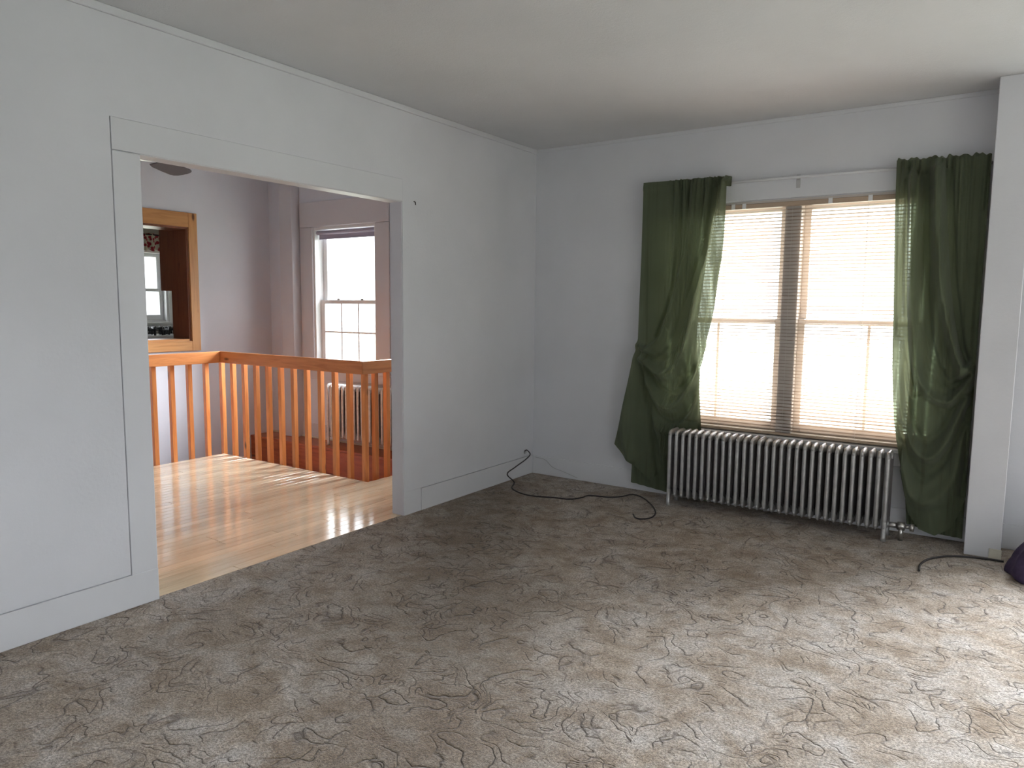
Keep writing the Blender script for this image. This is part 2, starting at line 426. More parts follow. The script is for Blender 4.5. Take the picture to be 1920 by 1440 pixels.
# hall floor: subfloor and planks
SX0, SYE = -2.60, -1.0
sf = MB(); sf.box(SX0, -.028, -5.0, SYE, -.16, -.018); sf.box(-.86, -.028, SYE, 0, -.16, -.018)
sf.build('floor', REDW, kind='structure')
hf = empty('floor', (0, 0, 0), kind='structure')
random.seed(5)
pw = .066; x = -.0285; cache = {}
while x-pw > SX0-.03:
    xa = max(x-pw, SX0)
    yend = 0.0 if x-pw > -.86 else SYE
    y = -5.0-random.random()*.9
    while y < yend-.02:
        L = random.choice((.7, .9, 1.1, 1.35, 1.6, 1.8)); y1 = min(y+L, yend)
        if yend-y1 < .25: y1 = yend
        if y1 > -4.6:
            key = (round(y1-y, 4), round(x-xa, 4))
            if key not in cache:
                pm = MB(); pm.box(-(x-xa)+.0012, 0, .001, y1-y-.001, -.018, 0, .0012)
                cache[key] = pm.build('plank', PLANK, hf).data
                o = [c for c in hf.children if c.data == cache[key]][0]
            else:
                o = bpy.data.objects.new('plank', cache[key]); col.objects.link(o); o.parent = hf
            o.location = (x, y, 0)
        y = y1
    x -= pw
# far ledge under the hall window, fascia boards of the stair well
lg = MB(); lg.box(-3.2, -.86, -.29, 0, -.02, 0, .002); lg.build('floor', REDW, kind='structure')
fa = empty('wall_stairwell', kind='structure')
zz = -.022
while zz > -1.68:
    f_ = MB(); f_.box(-3.2, -.86, -.285, -.26, zz-.218, zz, .002); f_.build('board', REDW, fa); zz -= .22
f_ = MB(); f_.box(-.885, -.86, -1.0, -.285, -1.7, -.02); f_.build('wall_stairwell_side', REDW, kind='structure')
f_ = MB(); f_.box(SX0, -.86, SYE-.025, SYE, -1.7, -.16); f_.build('wall_stairwell_near', WALLP, kind='structure')
f_ = MB(); f_.box(SX0, SX0+.02, -5.0, SYE-.025, -1.7, -.16); f_.build('wall_stairwell_run', WALLP, kind='structure')
f_ = MB(); f_.box(-3.2, 0, -5.0, 0, -1.75, -1.7); f_.build('floor', REDW, kind='structure')
# hall baseboards
bb = MB(); bb.box(-2.73, -.10, -.014, 0, 0, .14, .002); bb.build('baseboard_hall', HTRIM, kind='structure')
bb = MB(); bb.box(-3.2, -2.73, -.026, -.0, 0, .012, .002); bb.box(-2.73, -.86, -.028, -.014, 0, .014, .003); bb.build('trim_4', CREAM, kind='structure')

# hall side wall with the pass-through, and the kitchen behind it
PX0, PX1 = -3.46, -3.2
PT = (-1.80, -.895, .97, 2.005)
w = MB(); wall_with_holes(w, 'y', -5.0, WT, PX0, PX1, -1.7, H2, [PT]); w.build('wall_hall', WALLP, kind='structure')
w = MB(); w.box(-5.16, -.10, -5.1, -5.0, -1.7, H2); w.build('wall_hall_front', WALLP, kind='structure')
KW = (-.86, -.04, 1.10, 1.90)
w = MB(); wall_with_holes(w, 'y', -5.0, WT, -5.16, -5.0, 0, H2, [KW]); w.build('wall_kitchen', CREAM, kind='structure')
w = MB(); w.box(-5.0, PX0, .02, WT, 0, H2); w.build('wall_kitchen_side', CREAM, kind='structure')
w = MB(); w.box(-5.16, PX0, -5.0, WT, -.1, 0); w.build('floor', PLANK, kind='structure')

# column box in the hall corner
c_ = MB(); c_.box(-2.915, -2.73, -.10, 0, 0, H2, .004); c_.build('wall_column', HTRIM, kind='structure')

# ------------------------------------------------------------------ windows
def make_window(name, W, z0, z1, loc, rz, units=1, grille=None, meet=.5, up_y=.10, low_y=.062, stile=.045, casing=.11, cmat=None, head=.18, stool=True, mull=.10, fm=None):
    """local x along the wall, local +y outwards, inner wall face at y=0"""
    t = empty(name, loc, rz, kind='structure')
    cmat = cmat or TRIMM; fm = fm or WHITEW
    fr = MB(); ft = .022
    fr.box(0, ft, 0, WT, z0, z1); fr.box(W-ft, W, 0, WT, z0, z1); fr.box(ft, W-ft, 0, WT, z1-ft, z1); fr.box(ft, W-ft, .02, WT+.03, z0, z0+ft)
    fr.build('window_frame', fm, t)
    uw = (W-2*ft-(units-1)*mull)/units
    for i in range(units-1):
        xm = ft+uw*(i+1)+mull*i
        q = MB(); q.box(xm, xm+mull, .015, WT-.01, z0+ft, z1-ft, .004); q.build('mullion', fm, t)
    for i in range(units):
        a = ft+i*(uw+mull); b_ = a+uw; zb, zt = z0+ft, z1-ft; zm = zb+(zt-zb)*meet
        for nm, y, p0, p1, rb, rt in (('upper_sash', up_y, zm-.018, zt, .036, .04), ('lower_sash', low_y, zb, zm+.018, .06, .036)):
            s = MB()
            s.box(a, a+stile, y, y+.034, p0, p1, .003); s.box(b_-stile, b_, y, y+.034, p0, p1, .003)
            s.box(a+stile, b_-stile, y, y+.034, p0, p0+rb, .003); s.box(a+stile, b_-stile, y, y+.034, p1-rt, p1, .003)
            so = s.build(nm, fm, t)
            g = MB(); g.box(a+stile-.005, b_-stile+.005, y+.015, y+.019, p0+rb-.005, p1-rt+.005); g.build('pane', GLASS, so)
            if grille and nm == 'lower_sash':
                gm = MB(); nx, nz = grille; gx0, gx1, gz0, gz1 = a+stile, b_-stile, p0+rb, p1-rt
                for k in range(1, nx):
                    xx = gx0+(gx1-gx0)*k/nx; gm.box(xx-.008, xx+.008, y+.004, y+.014, gz0, gz1)
                for k in range(1, nz):
                    z_ = gz0+(gz1-gz0)*k/nz; gm.box(gx0, gx1, y+.0035, y+.0145, z_-.008, z_+.008)
                gm.build('grille', fm, so)
            if nm == 'lower_sash' and units == 1:
                for fx in (.3, .7):
                    lk = MB(); xx = a+(b_-a)*fx; lk.box(xx-.02, xx+.02, y+.005, y+.03, p1, p1+.014, .004); lk.build('sash_lock', CHROME, so)
    if casing:
        q = MB(); q.box(-casing, 0, -.016, 0, z0-.02, z1, .003); q.build('casing', cmat, t)
        q = MB(); q.box(W, W+casing, -.016, 0, z0-.02, z1, .003); q.build('casing', cmat, t)
        q = MB(); q.box(-casing-.005, W+casing+.005, -.020, 0, z1+.004, z1+head, .003); q.build('header', cmat, t)
    if stool:
        q = MB(); q.box(-casing-.0, W+casing+.0, -.045, .06, z0-.028, z0, .005); q.build('sill', cmat, t)
        q = MB(); q.box(-casing, W+casing, -.014, 0, z0-.11, z0-.03, .003); q.build('apron', cmat, t)
    return t

win1 = make_window('window_1', LW[1]-LW[0], LW[2], LW[3], (LW[0], 0, 0), 0, units=2, grille=(2, 1), meet=.49, casing=.09, head=.13, stile=.042, fm=TANW)
win2 = make_window('window_2', HW[1]-HW[0], HW[2], HW[3], (HW[0], 0, 0), 0, units=1, grille=(3, 2), meet=.475, casing=.17, head=.24, cmat=HTRIM, stile=.055)
win4 = make_window('window_4', BW[1]-BW[0], BW[2], BW[3], (BW[0], 0, 0), 0, units=2, meet=.49, casing=.09, head=.13, stile=.042)
added_win5 = make_window('added_window_5', HW2[1]-HW2[0], HW2[2], HW2[3], (HW2[0], 0, 0), 0, units=1, grille=(3, 2), meet=.475, casing=.14, head=.24, cmat=HTRIM, stile=.055)  # unseen window behind the left wall, added to brighten the hall
win3 = make_window('window_3', KW[1]-KW[0], KW[2], KW[3], (-5.0, KW[0], 0), HP, units=1, casing=.07, head=.09, cmat=WHITEW, meet=.45)
# glazed double door in the right wall, out of the picture, that lights the room
a, b_, z0, z1 = RDOOR
gd = empty('door_1', (RX, 0, 0), kind='structure')
q = MB(); q.box(0, WT, a, a+.04, z0, z1); q.box(0, WT, b_-.04, b_, z0, z1); q.box(0, WT, a+.04, b_-.04, z1-.04, z1); q.build('door_frame', WHITEW, gd)
ym = (a+b_)/2
for (ya, yb) in ((a+.04, ym), (ym, b_-.04)):
    q = MB(); q.box(.06, .10, ya, ya+.07, z0, z1-.04); q.box(.06, .10, yb-.07, yb, z0, z1-.04); q.box(.06, .10, ya+.07, yb-.07, z0, z0+.12); q.box(.06, .10, ya+.07, yb-.07, z1-.12, z1-.04)
    lf = q.build('door_leaf', WHITEW, gd)
    q = MB(); q.box(.078, .082, ya+.065, yb-.065, z0+.115, z1-.115); q.build('pane', GLASS, lf)
portal('daylight_portal', (RX+.2, ym, (z0+z1)/2), (0, HP, 0), z1-z0, b_-a)

# ------------------------------------------------------------------ outdoors
w = MB(); w.box(-40, 40, -40, 40, -.75, -.7); w.build('ground', LAWN, kind='structure')

# ------------------------------------------------------------------ radiators
def section_mesh(name, h, depth, r, z0, ntube, foot, m):
    """one cast section: ntube columns joined by rounded top and bottom headers; x = width"""
    q = MB(); R = r
    ys = [(-depth/2+R)+(depth-2*R)*i/(ntube-1) for i in range(ntube)]
    for y in ys[:1]:
        q.tube([(0, y, z0+.02), (0, y, z0+.05), (0, y, h-.05), (0, y, h-.02)], [R*.8, R, R, R*.8], 8)
    for zc, hh in ((h-.028, .028), (z0+.028, .028)):
        prof = []
        n = 8
        for yy in np.linspace(-depth/2, depth/2, 9):
            e = max(0.0, 1-(abs(yy)/(depth/2))**4)**.5
            prof.append((yy, hh*(.35+.65*e), R*(.55+.45*e)))
        rings = []
        for yy, rz_, rx in prof:
            rings += [(rx*math.cos(2*math.pi*k/n), yy, zc+rz_*math.sin(2*math.pi*k/n)) for k in range(n)]
        fs = []
        for i in range(8):
            for k in range(n): fs.append((i*n+k, i*n+(k+1) % n, (i+1)*n+(k+1) % n, (i+1)*n+k))
        fs += [tuple(range(n)), tuple(8*n+k for k in range(n))]
        q.add(rings, fs, True)
    inner = MB()
    for y in ys[1:]:
        inner.tube([(0, y, z0+.02), (0, y, z0+.05), (0, y, h-.05), (0, y, h-.02)], [R*.8, R, R, R*.8], 8)
    q.inner = inner
    # hub nipples to the neighbour
    for zc in (h-.03, z0+.03):
        q.tube([(-R*1.35, 0, zc), (R*1.35, 0, zc)], .018, 8)
    if foot:
        for y in (ys[0], ys[-1]):
            q.tube([(0, y, z0+.06), (0, y, .02), (0, y, 0)], [R, R*1.05, R*1.3], 8)
    return q

def radiator(label, x0, pitch, n, yc, depth, h, z0, m, inner, ntube=4, r=.0125):
    t = empty('radiator', (x0, yc, 0), label=label, cat='radiator')
    a_m = section_mesh('section', h, depth, r, z0, ntube, True, m)
    a = a_m.build('end_section', m, t, (0, 0, 0)); a_m.inner.build('inner_columns', inner, a)
    z_ = dup(a, t, ((n-1)*pitch, 0, 0))
    s_m = section_mesh('section', h, depth, r, z0, ntube, False, m)
    s = s_m.build('section', m, t, (pitch, 0, 0)); s_m.inner.build('inner_columns', inner, s)
    for i in range(2, n-1): dup(s, t, (i*pitch, 0, 0))
    return t
RN, RP, RX0 = 30, 1.30/29, 1.250
rad = radiator('long low silver cast iron radiator beneath the blinds window', RX0, RP, RN, -.195, .17, .515, .055, SILVER, GAPSHADE)
vx = RX0+1.30
q = MB(); q.tube([(1.31, 0, .085), (1.36, 0, .085)], .016, 10); q.tube([(1.36, 0, .085), (1.40, 0, .085)], .024, 6); q.tube([(1.38, 0, .085), (1.38, 0, .0)], .013, 10)
q.build('valve', CHROME, rad)
q = MB(); q.tube([(1.40, 0, .085), (1.425, 0, .085)], .010, 8); q.tube([(1.425, 0, .085), (1.445, 0, .085)], .022, 10); q.build('valve_handle', CHROME, rad)
rad2 = radiator('pale cast iron radiator under the hall window behind the balusters', -2.165, .05, 22, -.125, .15, .585, .07, RADW, GAPSHADE, 4, .012)
q = MB(); q.tube([(-.02, 0, .1), (-.07, 0, .1)], .014, 8); q.tube([(-.07, 0, .1), (-.07, 0, 0)], .012, 8); q.tube([(-.07, 0, .1), (-.07, 0, .15)], .02, 8); q.build('valve', CHROME, rad2)

# ------------------------------------------------------------------ stair railing
rl = empty('stair_railing', (0, 0, 0), label='orange pine railing with square balusters around the stairwell', cat='railing')
XA, XB, YR = -2.60, -.865, -1.0
RT, RB, T = .905, .808, .036
def mitre(name, pts, m):
    """rail board from four plan corners"""
    q = MB(); vs = [(x, y, RB) for x, y in pts]+[(x, y, RT) for x, y in pts]
    bm = bmesh.new(); vv = [bm.verts.new(v_) for v_ in vs]
    for f_ in [(3, 2, 1, 0), (4, 5, 6, 7), (0, 1, 5, 4), (1, 2, 6, 5), (2, 3, 7, 6), (3, 0, 4, 7)]: bm.faces.new([vv[i] for i in f_])
    bmesh.ops.bevel(bm, geom=list(bm.edges), offset=.003, segments=1, affect='EDGES')
    bm.verts.index_update()
    q.add([v_.co for v_ in bm.verts], [[v_.index for v_ in f_.verts] for f_ in bm.faces]); bm.free()
    return q.build(name, m, rl)
mitre('top_rail', [(XA, YR), (XB, YR), (XB+T, YR-T), (XA+T, YR-T)], PINEX)
mitre('top_rail', [(XA, YR), (XA+T, YR-T), (XA+T, -3.4), (XA, -3.4)], PINEY)
mitre('top_rail', [(XB, YR), (XB, -.30), (XB+T, -.30), (XB+T, YR-T)], PINEY)
bq = MB(); bq.box(-.019, .019, -.019, .019, -.16, RT-.004, .002)
b0 = bq.build('baluster', PINEZ, rl, (XA-.021, YR+.021, 0))
bp = []
nb_ = 11; 
for i in range(1, nb_+1): bp.append((XA-.021+(XB-XA+.02)*i/nb_, YR+.021))
for i in range(1, 15): bp.append((XA-.021, YR+.021-.157*i))
for i in range(1, 6): bp.append((XB-.021, YR+.021+.125*i))
for (x_, y_) in bp:
    if abs(x_-b0.location.x) < .01 and abs(y_-b0.location.y) < .01: continue
    dup(b0, rl, (x_, y_, 0))

# ------------------------------------------------------------------ pass-through frame
pf = empty('pass_through_frame', (PX1, PT[0], PT[2]), label='honey pine frame lining the opening in the hall side wall', cat='frame')
W_, Hh = PT[1]-PT[0], PT[3]-PT[2]
for nm, bx, mm in (('side_casing', (0, .02, W_, W_+.085, -.09, Hh+.13), FRAMEZ), ('side_casing', (0, .02, -.085, 0, -.09, Hh+.13), FRAMEZ),
               ('head_casing', (0, .019, 0, W_, Hh, Hh+.13), FRAMEY), ('sill_casing', (0, .019, 0, W_, -.09, 0), FRAMEY)):
    q = MB(); q.box(*bx, .002); q.build(nm, mm, pf)
for nm, bx, mm in (('jamb', (-.262, 0, W_-.018, W_, 0, Hh), CABW), ('jamb', (-.262, 0, 0, .018, 0, Hh), CABW),
               ('jamb', (-.262, 0, .018, W_-.018, Hh-.018, Hh), CABW), ('sill', (-.262, 0, .018, W_-.018, 0, .018), FRAMEY)):
    q = MB(); q.box(*bx); q.build(nm, mm, pf)
# wall cabinet in the kitchen
q_ = at(308, 545, 1, -.90)
kc = empty('wall_cabinet', (-3.64, -.55, q_[2]), label='dark pine wall cabinet seen edge-on through the hall opening', cat='cabinet')
q = MB(); q.box(-.02, .165, -.34, .3, 0, .75, .003); q.build('body', CABW, kc)
q = MB(); q.box(-.04, -.022, -.34, -.02, 0, .75, .003); d_ = q.build('door', CABW, kc)
q = MB(); q.tube([(-.04, -.06, .1), (-.06, -.06, .1)], .012, 8); q.build('knob', IRON, d_)
# kitchen range
kr = empty('kitchen_range', (-4.66, -.52, 0), label='white kitchen range with black grates under the kitchen window', cat='stove')
q = MB(); q.box(-.32, .32, -.48, .50, .08, .97, .01); q.box(-.28, .28, -.44, .46, 0, .08); q.build('body', ENAMEL, kr)
q = MB(); q.box(.32, .335, -.44, .46, .2, .78, .005); dr = q.build('oven_door', ENAMEL, kr)
q = MB(); q.tube([(.37, -.38, .74), (.37, .40, .74)], .01, 8); q.build('handle', CHROME, dr)
for k in range(4):
    q = MB(); q.tube([(.32, -.33+.22*k, .88), (.35, -.33+.22*k, .88)], .02, 10); q.build('knob', IRON, kr)
for gx in (-.14, .15):
    for gy in (-.24, .01, .26):
        q = MB()
        for k in range(4):
            a = k*math.pi/4+.4
            q.tube([(gx+.11*math.cos(a), gy+.11*math.sin(a), .975), (gx+.10*math.cos(a), gy+.10*math.sin(a), 1.05), (gx, gy, 1.03), (gx-.10*math.cos(a), gy-.10*math.sin(a), 1.05), (gx-.11*math.cos(a), gy-.11*math.sin(a), .975)], .012, 6)
        q.tube([(gx+.1*math.cos(a), gy+.1*math.sin(a), 1.03) for a in np.linspace(0, 2*math.pi, 13)], .012, 6)
        q.build('grate', IRON, kr)
# valance
vs, fs = [], []; ny, nz = 60, 6
for j in range(nz+1):
    for i in range(ny+1):
        u = i/ny; fx = .018*math.sin(u*2*math.pi*11)*(.4+.6*j/nz)
        vs.append((-4.94+fx, -.93+.93*u, 2.09-(.19+.012*math.sin(u*2*math.pi*11))*j/nz))
for j in range(nz):
    for i in range(ny): a = j*(ny+1)+i; fs.append((a, a+1, a+ny+2, a+ny+1))
va = empty('valance', (0, 0, 0), label='red patterned valance over the kitchen window', cat='curtain')
MB().add(vs, fs, True).build('cloth', VAL, va)
q = MB(); q.tube([(-4.94, -.95, 2.075), (-4.94, .01, 2.075)], .008, 8); q.build('rod', IRON, va)

# ------------------------------------------------------------------ ceiling fan in the hall
FC = (-1.59, -2.16); FD = H2-H
fan = empty('ceiling_fan', (FC[0], FC[1], H2), label='grey bladed ceiling fan mostly hidden above the hall opening', cat='fan')
q = MB(); q.tube([(0, 0, 0), (0, 0, -.05)], [.07, .05], 16); q.tube([(0, 0, -.05), (0, 0, -.14-FD)], .012, 8); q.build('mount', ENAMEL, fan)
q = MB(); q.tube([(0, 0, -.14-FD), (0, 0, -.16-FD), (0, 0, -.24-FD), (0, 0, -.27-FD)], [.05, .1, .1, .05], 20); q.build('motor', ENAMEL, fan)
for k in range(5):
    a = math.radians(123)+k*2*math.pi/5
    q = MB(); pr = []
    for s_, wd in ((.11, .045), (.17, .06), (.3, .068), (.44, .072), (.48, .064), (.505, .045), (.515, .015)):
        pr.append((s_, wd))
    top = [(s_, wd) for s_, wd in pr]+[(s_, -wd) for s_, wd in reversed(pr)]
    vs = []
    for zt in (0, -.007):
        for s_, wd in top:
            z_ = -.262-FD-wd*.22+zt
            vs.append((s_*math.cos(a)-wd*math.sin(a), s_*math.sin(a)+wd*math.cos(a), z_))
    n = len(top)
    fs = [tuple(range(n)), tuple(n+i for i in reversed(range(n)))]+[(i, (i+1) % n, n+(i+1) % n, n+i) for i in range(n)]
    q.add(vs, fs); q.build('blade', FANM, fan)

# ------------------------------------------------------------------ roller shade in the hall window
rs = empty('roller_shade', (HW[0], .03, 2.0), label='rolled up lavender grey shade at the top of the hall window', cat='shade')
q = MB(); q.tube([(.03, 0, 0), (.81, 0, 0)], .02, 12); q.build('roll', SHADE, rs)
q = MB(); q.box(.035, .805, .014, .017, -.05, 0); q.box(.035, .805, .010, .021, -.062, -.05, .003); q.build('shade', SHADE, rs)

# ------------------------------------------------------------------ mini blind
BX0, BX1, BZ0, BZ1 = 1.035, 2.775, .505, 1.985
BYc = -.0
bl = empty('mini_blind', (0, 0, 0), label='wide tan horizontal mini blind with open slats over the double window', cat='blind')
q = MB(); q.box(BX0, BX1, -.012, .026, BZ1-.03, BZ1, .003); q.build('head_rail', BRAIL, bl)
q = MB(); q.box(BX0, BX1, -.010, .016, BZ0, BZ0+.016, .004); q.build('bottom_rail', BRAIL, bl)
for bx in (1.53, 1.60, 2.12, 2.34):
    q = MB(); q.box(bx-.012, bx+.012, -.016, -.012, BZ1-.03, BZ1+.004, .001); q.build('clip', WHITEW, bl)
q = MB(); n = 5
L = BX1-BX0-.01
prof = [(-.0125+.025*i/(n-1), .0022*(1-((i-2)/2)**2)) for i in range(n)]
vs = []
for x_ in (0, L):
    for y_, z_ in prof: vs.append((x_, y_, z_))
    for y_, z_ in reversed(prof): vs.append((x_, y_, z_-.0006))
k_ = 2*n
fs = [(i, (i+1) % k_, k_+(i+1) % k_, k_+i) for i in range(k_)]+[tuple(range(k_)), tuple(k_+i for i in reversed(range(k_)))]
q.add(vs, fs)
sp = .0215; zs = BZ1-.05; s0 = None; k = 0
random.seed(3)
while zs > BZ0+.03:
    if s0 is None: s0 = q.build('slat', SLAT, bl, (BX0+.005, .007, zs)); o = s0
    else: o = dup(s0, bl, (BX0+.005, .007, zs+random.uniform(-.001, .001)))
    tilt = 12 if zs > .9 else 12+16*min(1, (.9-zs)/.25)
    o.rotation_euler = (math.radians(-tilt+random.uniform(-2, 2)), random.uniform(-.0007, .0007), 0)
    zs -= sp; k += 1
for lx in (1.14, 1.48, 1.90, 2.33, 2.68):
    q = MB(); q.tube([(lx, -.006, BZ1-.02), (lx, -.006, BZ0+.01)], .0008, 5); q.tube([(lx, .020, BZ1-.02), (lx, .020, BZ0+.01)], .0008, 5)
    q.build('ladder_string', STRING, bl)

# ------------------------------------------------------------------ curtain rod and curtains
rod = empty('curtain_rod', (0, 0, 0), label='slim white curtain rod above the double window', cat='curtain rod')
q = MB(); q.tube([(.90, -.042, 2.128), (2.93, -.042, 2.118)], .0085, 10); q.build('pole', TRIMM, rod)
q = MB(); q.tube([(.905, -.042, 2.128), (.905, -.0, 2.128)], .0085, 8); q.tube([(2.925, -.042, 2.118), (2.925, 0, 2.118)], .0085, 8); q.build('end_return', TRIMM, rod)
bx_ = at(1497, 345, 1, -.02)
q = MB(); q.box(bx_[0]-.008, bx_[0]+.008, -.04, -.02, 2.105, 2.118, .002); q.box(bx_[0]-.012, bx_[0]+.012, -.024, -.020, 2.06, 2.14, .002); q.build('bracket', WCORD, rod)

def interp(pts, n):
    P = np.array(pts, float); d = np.r_[0, np.cumsum(np.hypot(*np.diff(P, axis=0).T))]; t = np.linspace(0, d[-1], n)
    return np.c_[np.interp(t, d, P[:, 0]), np.interp(t, d, P[:, 1])]
def px2w(pts, Y=-.10):
    out = []
    for (a, b_) in pts:
        p = at(a, b_, 1, Y); out.append((p[0], p[2]))
    return out
def sm1(P, k=5):
    P = P.copy()
    for _ in range(k): P[1:-1] = .5*P[1:-1]+.25*(P[2:]+P[:-2])
    return P
def segdist(X, Z, poly):
    best = np.full(X.shape, 9.)
    for (a, b_) in zip(poly[:-1], poly[1:]):
        ax, az = a; bx, bz = b_; dx, dz = bx-ax, bz-az; L2 = dx*dx+dz*dz+1e-12
        t = np.clip(((X-ax)*dx+(Z-az)*dz)/L2, 0, 1)
        best = np.minimum(best, np.hypot(X-ax-t*dx, Z-az-t*dz))
    return best
def drape(name, parent, top, bottom, leftc, rightc, ridges, y0=-.100, nu=130, nv=200, pleat=None, ymax=-.074, ymin=-.20, mat_=None, clampx=None, hang=None):
    T, B = interp(px2w(top), nu), interp(px2w(bottom), nu)
    L, R = sm1(interp(px2w(leftc), nv), 8), sm1(interp(px2w(rightc), nv), 8)
    u = np.linspace(0, 1, nu)[None, :, None]; v = np.linspace(0, 1, nv)[:, None, None]
    C00, C10, C01, C11 = T[0], T[-1], B[0], B[-1]
    P = (1-v)*T[None]+v*B[None]+(1-u)*L[:, None]+u*R[:, None]-((1-u)*(1-v)*C00+u*(1-v)*C10+(1-u)*v*C01+u*v*C11)
    X, Z = P[..., 0], P[..., 1]
    Y = np.full(X.shape, y0)
    for poly, wd, amp in ridges:
        pl = [tuple(q) for q in np.array(smooth_curve([np.r_[p, 0] for p in px2w(poly)], 6))[:, :2]]
        d = segdist(X, Z, pl); Y -= 1.9*amp*np.exp(-(d/wd)**2)
    U = u[..., 0]+0*X; V = v[..., 0]+0*X
    if pleat: Y -= pleat(U, V, X, Z)
    rng = np.random.RandomState(len(top)*7+nu)
    for k in range(7):
        kx, kz, ph = rng.uniform(8, 30), rng.uniform(-7, 7), rng.uniform(0, 6.3)
        Y -= .0016*np.sin(kx*X+kz*Z+ph)
    Y = np.clip(Y, ymin, ymax)
    if clampx is not None: X = np.minimum(X, clampx)
    Z = np.maximum(Z, .012)
    if hang is not None: Y = hang(X, Y, Z)
    vs = np.stack([X, Y, Z], -1).reshape(-1, 3)
    fs = [(j*nu+i, j*nu+i+1, (j+1)*nu+i+1, (j+1)*nu+i) for j in range(nv-1) for i in range(nu-1)]
    o = MB().add(vs, fs, True).build(name, mat_ or CLOTH, parent)
    return o
def behind_rad(x0, x1):
    def f(X, Y, Z):
        near = (X > x0) & (X < x1) & (Z < .56)
        return np.where(near, np.maximum(Y, -.095), Y)
    return f
# left curtain
cl = empty('curtain', (1.19, -.08, 0), label='green curtain left of the window, pulled back and draping onto the radiator end', cat='curtain', group='green window curtains')
cl.location = (0, 0, 0)
def pleatL(U, V, X, Z):
    g = np.clip((U-.30)/.12, 0, 1)*np.exp(-V*2.6)
    s = np.sin(2*np.pi*(13*U+1.2*np.sin(5*U)))+.6*np.sin(2*np.pi*(23*U)+1)
    header = .006*np.exp(-((Z-2.128)/.018)**2)
    return .016*g*s+header*np.sign(.5)
ridL = [
 ([(1340, 350), (1328, 430), (1303, 520), (1280, 590), (1262, 640), (1240, 672), (1212, 668)], .022, -.045),
 ([(1364, 345), (1346, 440), (1322, 540), (1298, 630), (1270, 690), (1240, 700), (1207, 672)], .032, .045),
 ([(1366, 430), (1350, 530), (1330, 610), (1305, 690), (1270, 735), (1235, 725), (1208, 680)], .020, -.022),
 ([(1360, 500), (1342, 590), (1320, 670), (1290, 740), (1255, 765), (1222, 735), (1203, 675)], .028, .030),
 ([(1325, 650), (1305, 740), (1270, 790), (1235, 780), (1215, 730)], .022, -.018),
 ([(1318, 690), (1300, 770), (1262, 810), (1225, 795), (1207, 720)], .025, .016),
 ([(1198, 650), (1210, 730), (1225, 820), (1235, 890)], .020, -.030),
 ([(1196, 655), (1180, 730), (1172, 800), (1180, 860)], .035, .022),
 ([(1300, 350), (1290, 450), (1265, 560), (1240, 630), (1215, 655)], .016, .020),
 ([(1278, 345), (1272, 450), (1255, 560), (1230, 630)], .012, -.014),
 ([(1196, 648), (1212, 655), (1225, 668)], .022, .030)]
drape('front_drape', cl, [(1207, 343), (1290, 336), (1370, 329)], [(1152, 832), (1183, 868), (1222, 903), (1236, 880), (1250, 850), (1280, 838), (1306, 832)],
      [(1207, 343), (1203, 450), (1199, 560), (1196, 650), (1181, 720), (1166, 778), (1152, 832)],
      [(1370, 329), (1362, 410), (1350, 500), (1337, 580), (1325, 640), (1313, 715), (1309, 770), (1306, 832)], ridL, pleat=pleatL, hang=behind_rad(1.22, 2.6))
drape('rear_panel', cl, [(1209, 346), (1346, 335)], [(1178, 906), (1270, 931), (1330, 947)],
      [(1209, 346), (1204, 450), (1200, 640), (1190, 760), (1180, 870), (1178, 906)], [(1346, 335), (1322, 480), (1302, 620), (1309, 760), (1312, 850), (1330, 947)], [], y0=-.061, nu=90, nv=60,
      pleat=lambda U, V, X, Z: .005*np.sin(U*2*np.pi*9+2*np.sin(3*U)), ymax=-.054, ymin=-.068)
# ruffled header of a curtain above the rod
def ruffle(parent, x0, x1, z0, z1, n, seed, flat_until=0.0, amp=.012, hgt=.035):
    rng = random.Random(seed); vs, fs = [], []; m_ = 8*n
    ph = [rng.uniform(-.8, .8) for _ in range(n+2)]
    for j in range(4):
        for i in range(m_+1):
            u = i/m_; g = 1.0 if u > flat_until else .12
            k = min(int(u*n), n-1); zz_ = z0+(z1-z0)*u
            y = -.088-amp*g*math.sin(2*math.pi*u*n+ph[k]*.5)
            top = hgt*(1+.16*g*math.sin(2*math.pi*u*n*.53+1.3*math.sin(9*u))+.10*g*math.sin(2*math.pi*u*n*1.31+1))
            vs.append((x0+(x1-x0)*u, y-.004*j*g*math.cos(7*u*n), zz_-.03+(top+.03)*j/3))
    for j in range(3):
        for i in range(m_): a = j*(m_+1)+i; fs.append((a, a+1, a+m_+2, a+m_+1))
    return MB().add(vs, fs, True).build('ruffle_header', CLOTH, parent)
a_, b2 = px2w([(1207, 350)])[0], px2w([(1370, 340)])[0]
ruffle(cl, a_[0], b2[0], 2.133, 2.125, 14, 4, .30, .011, .030)

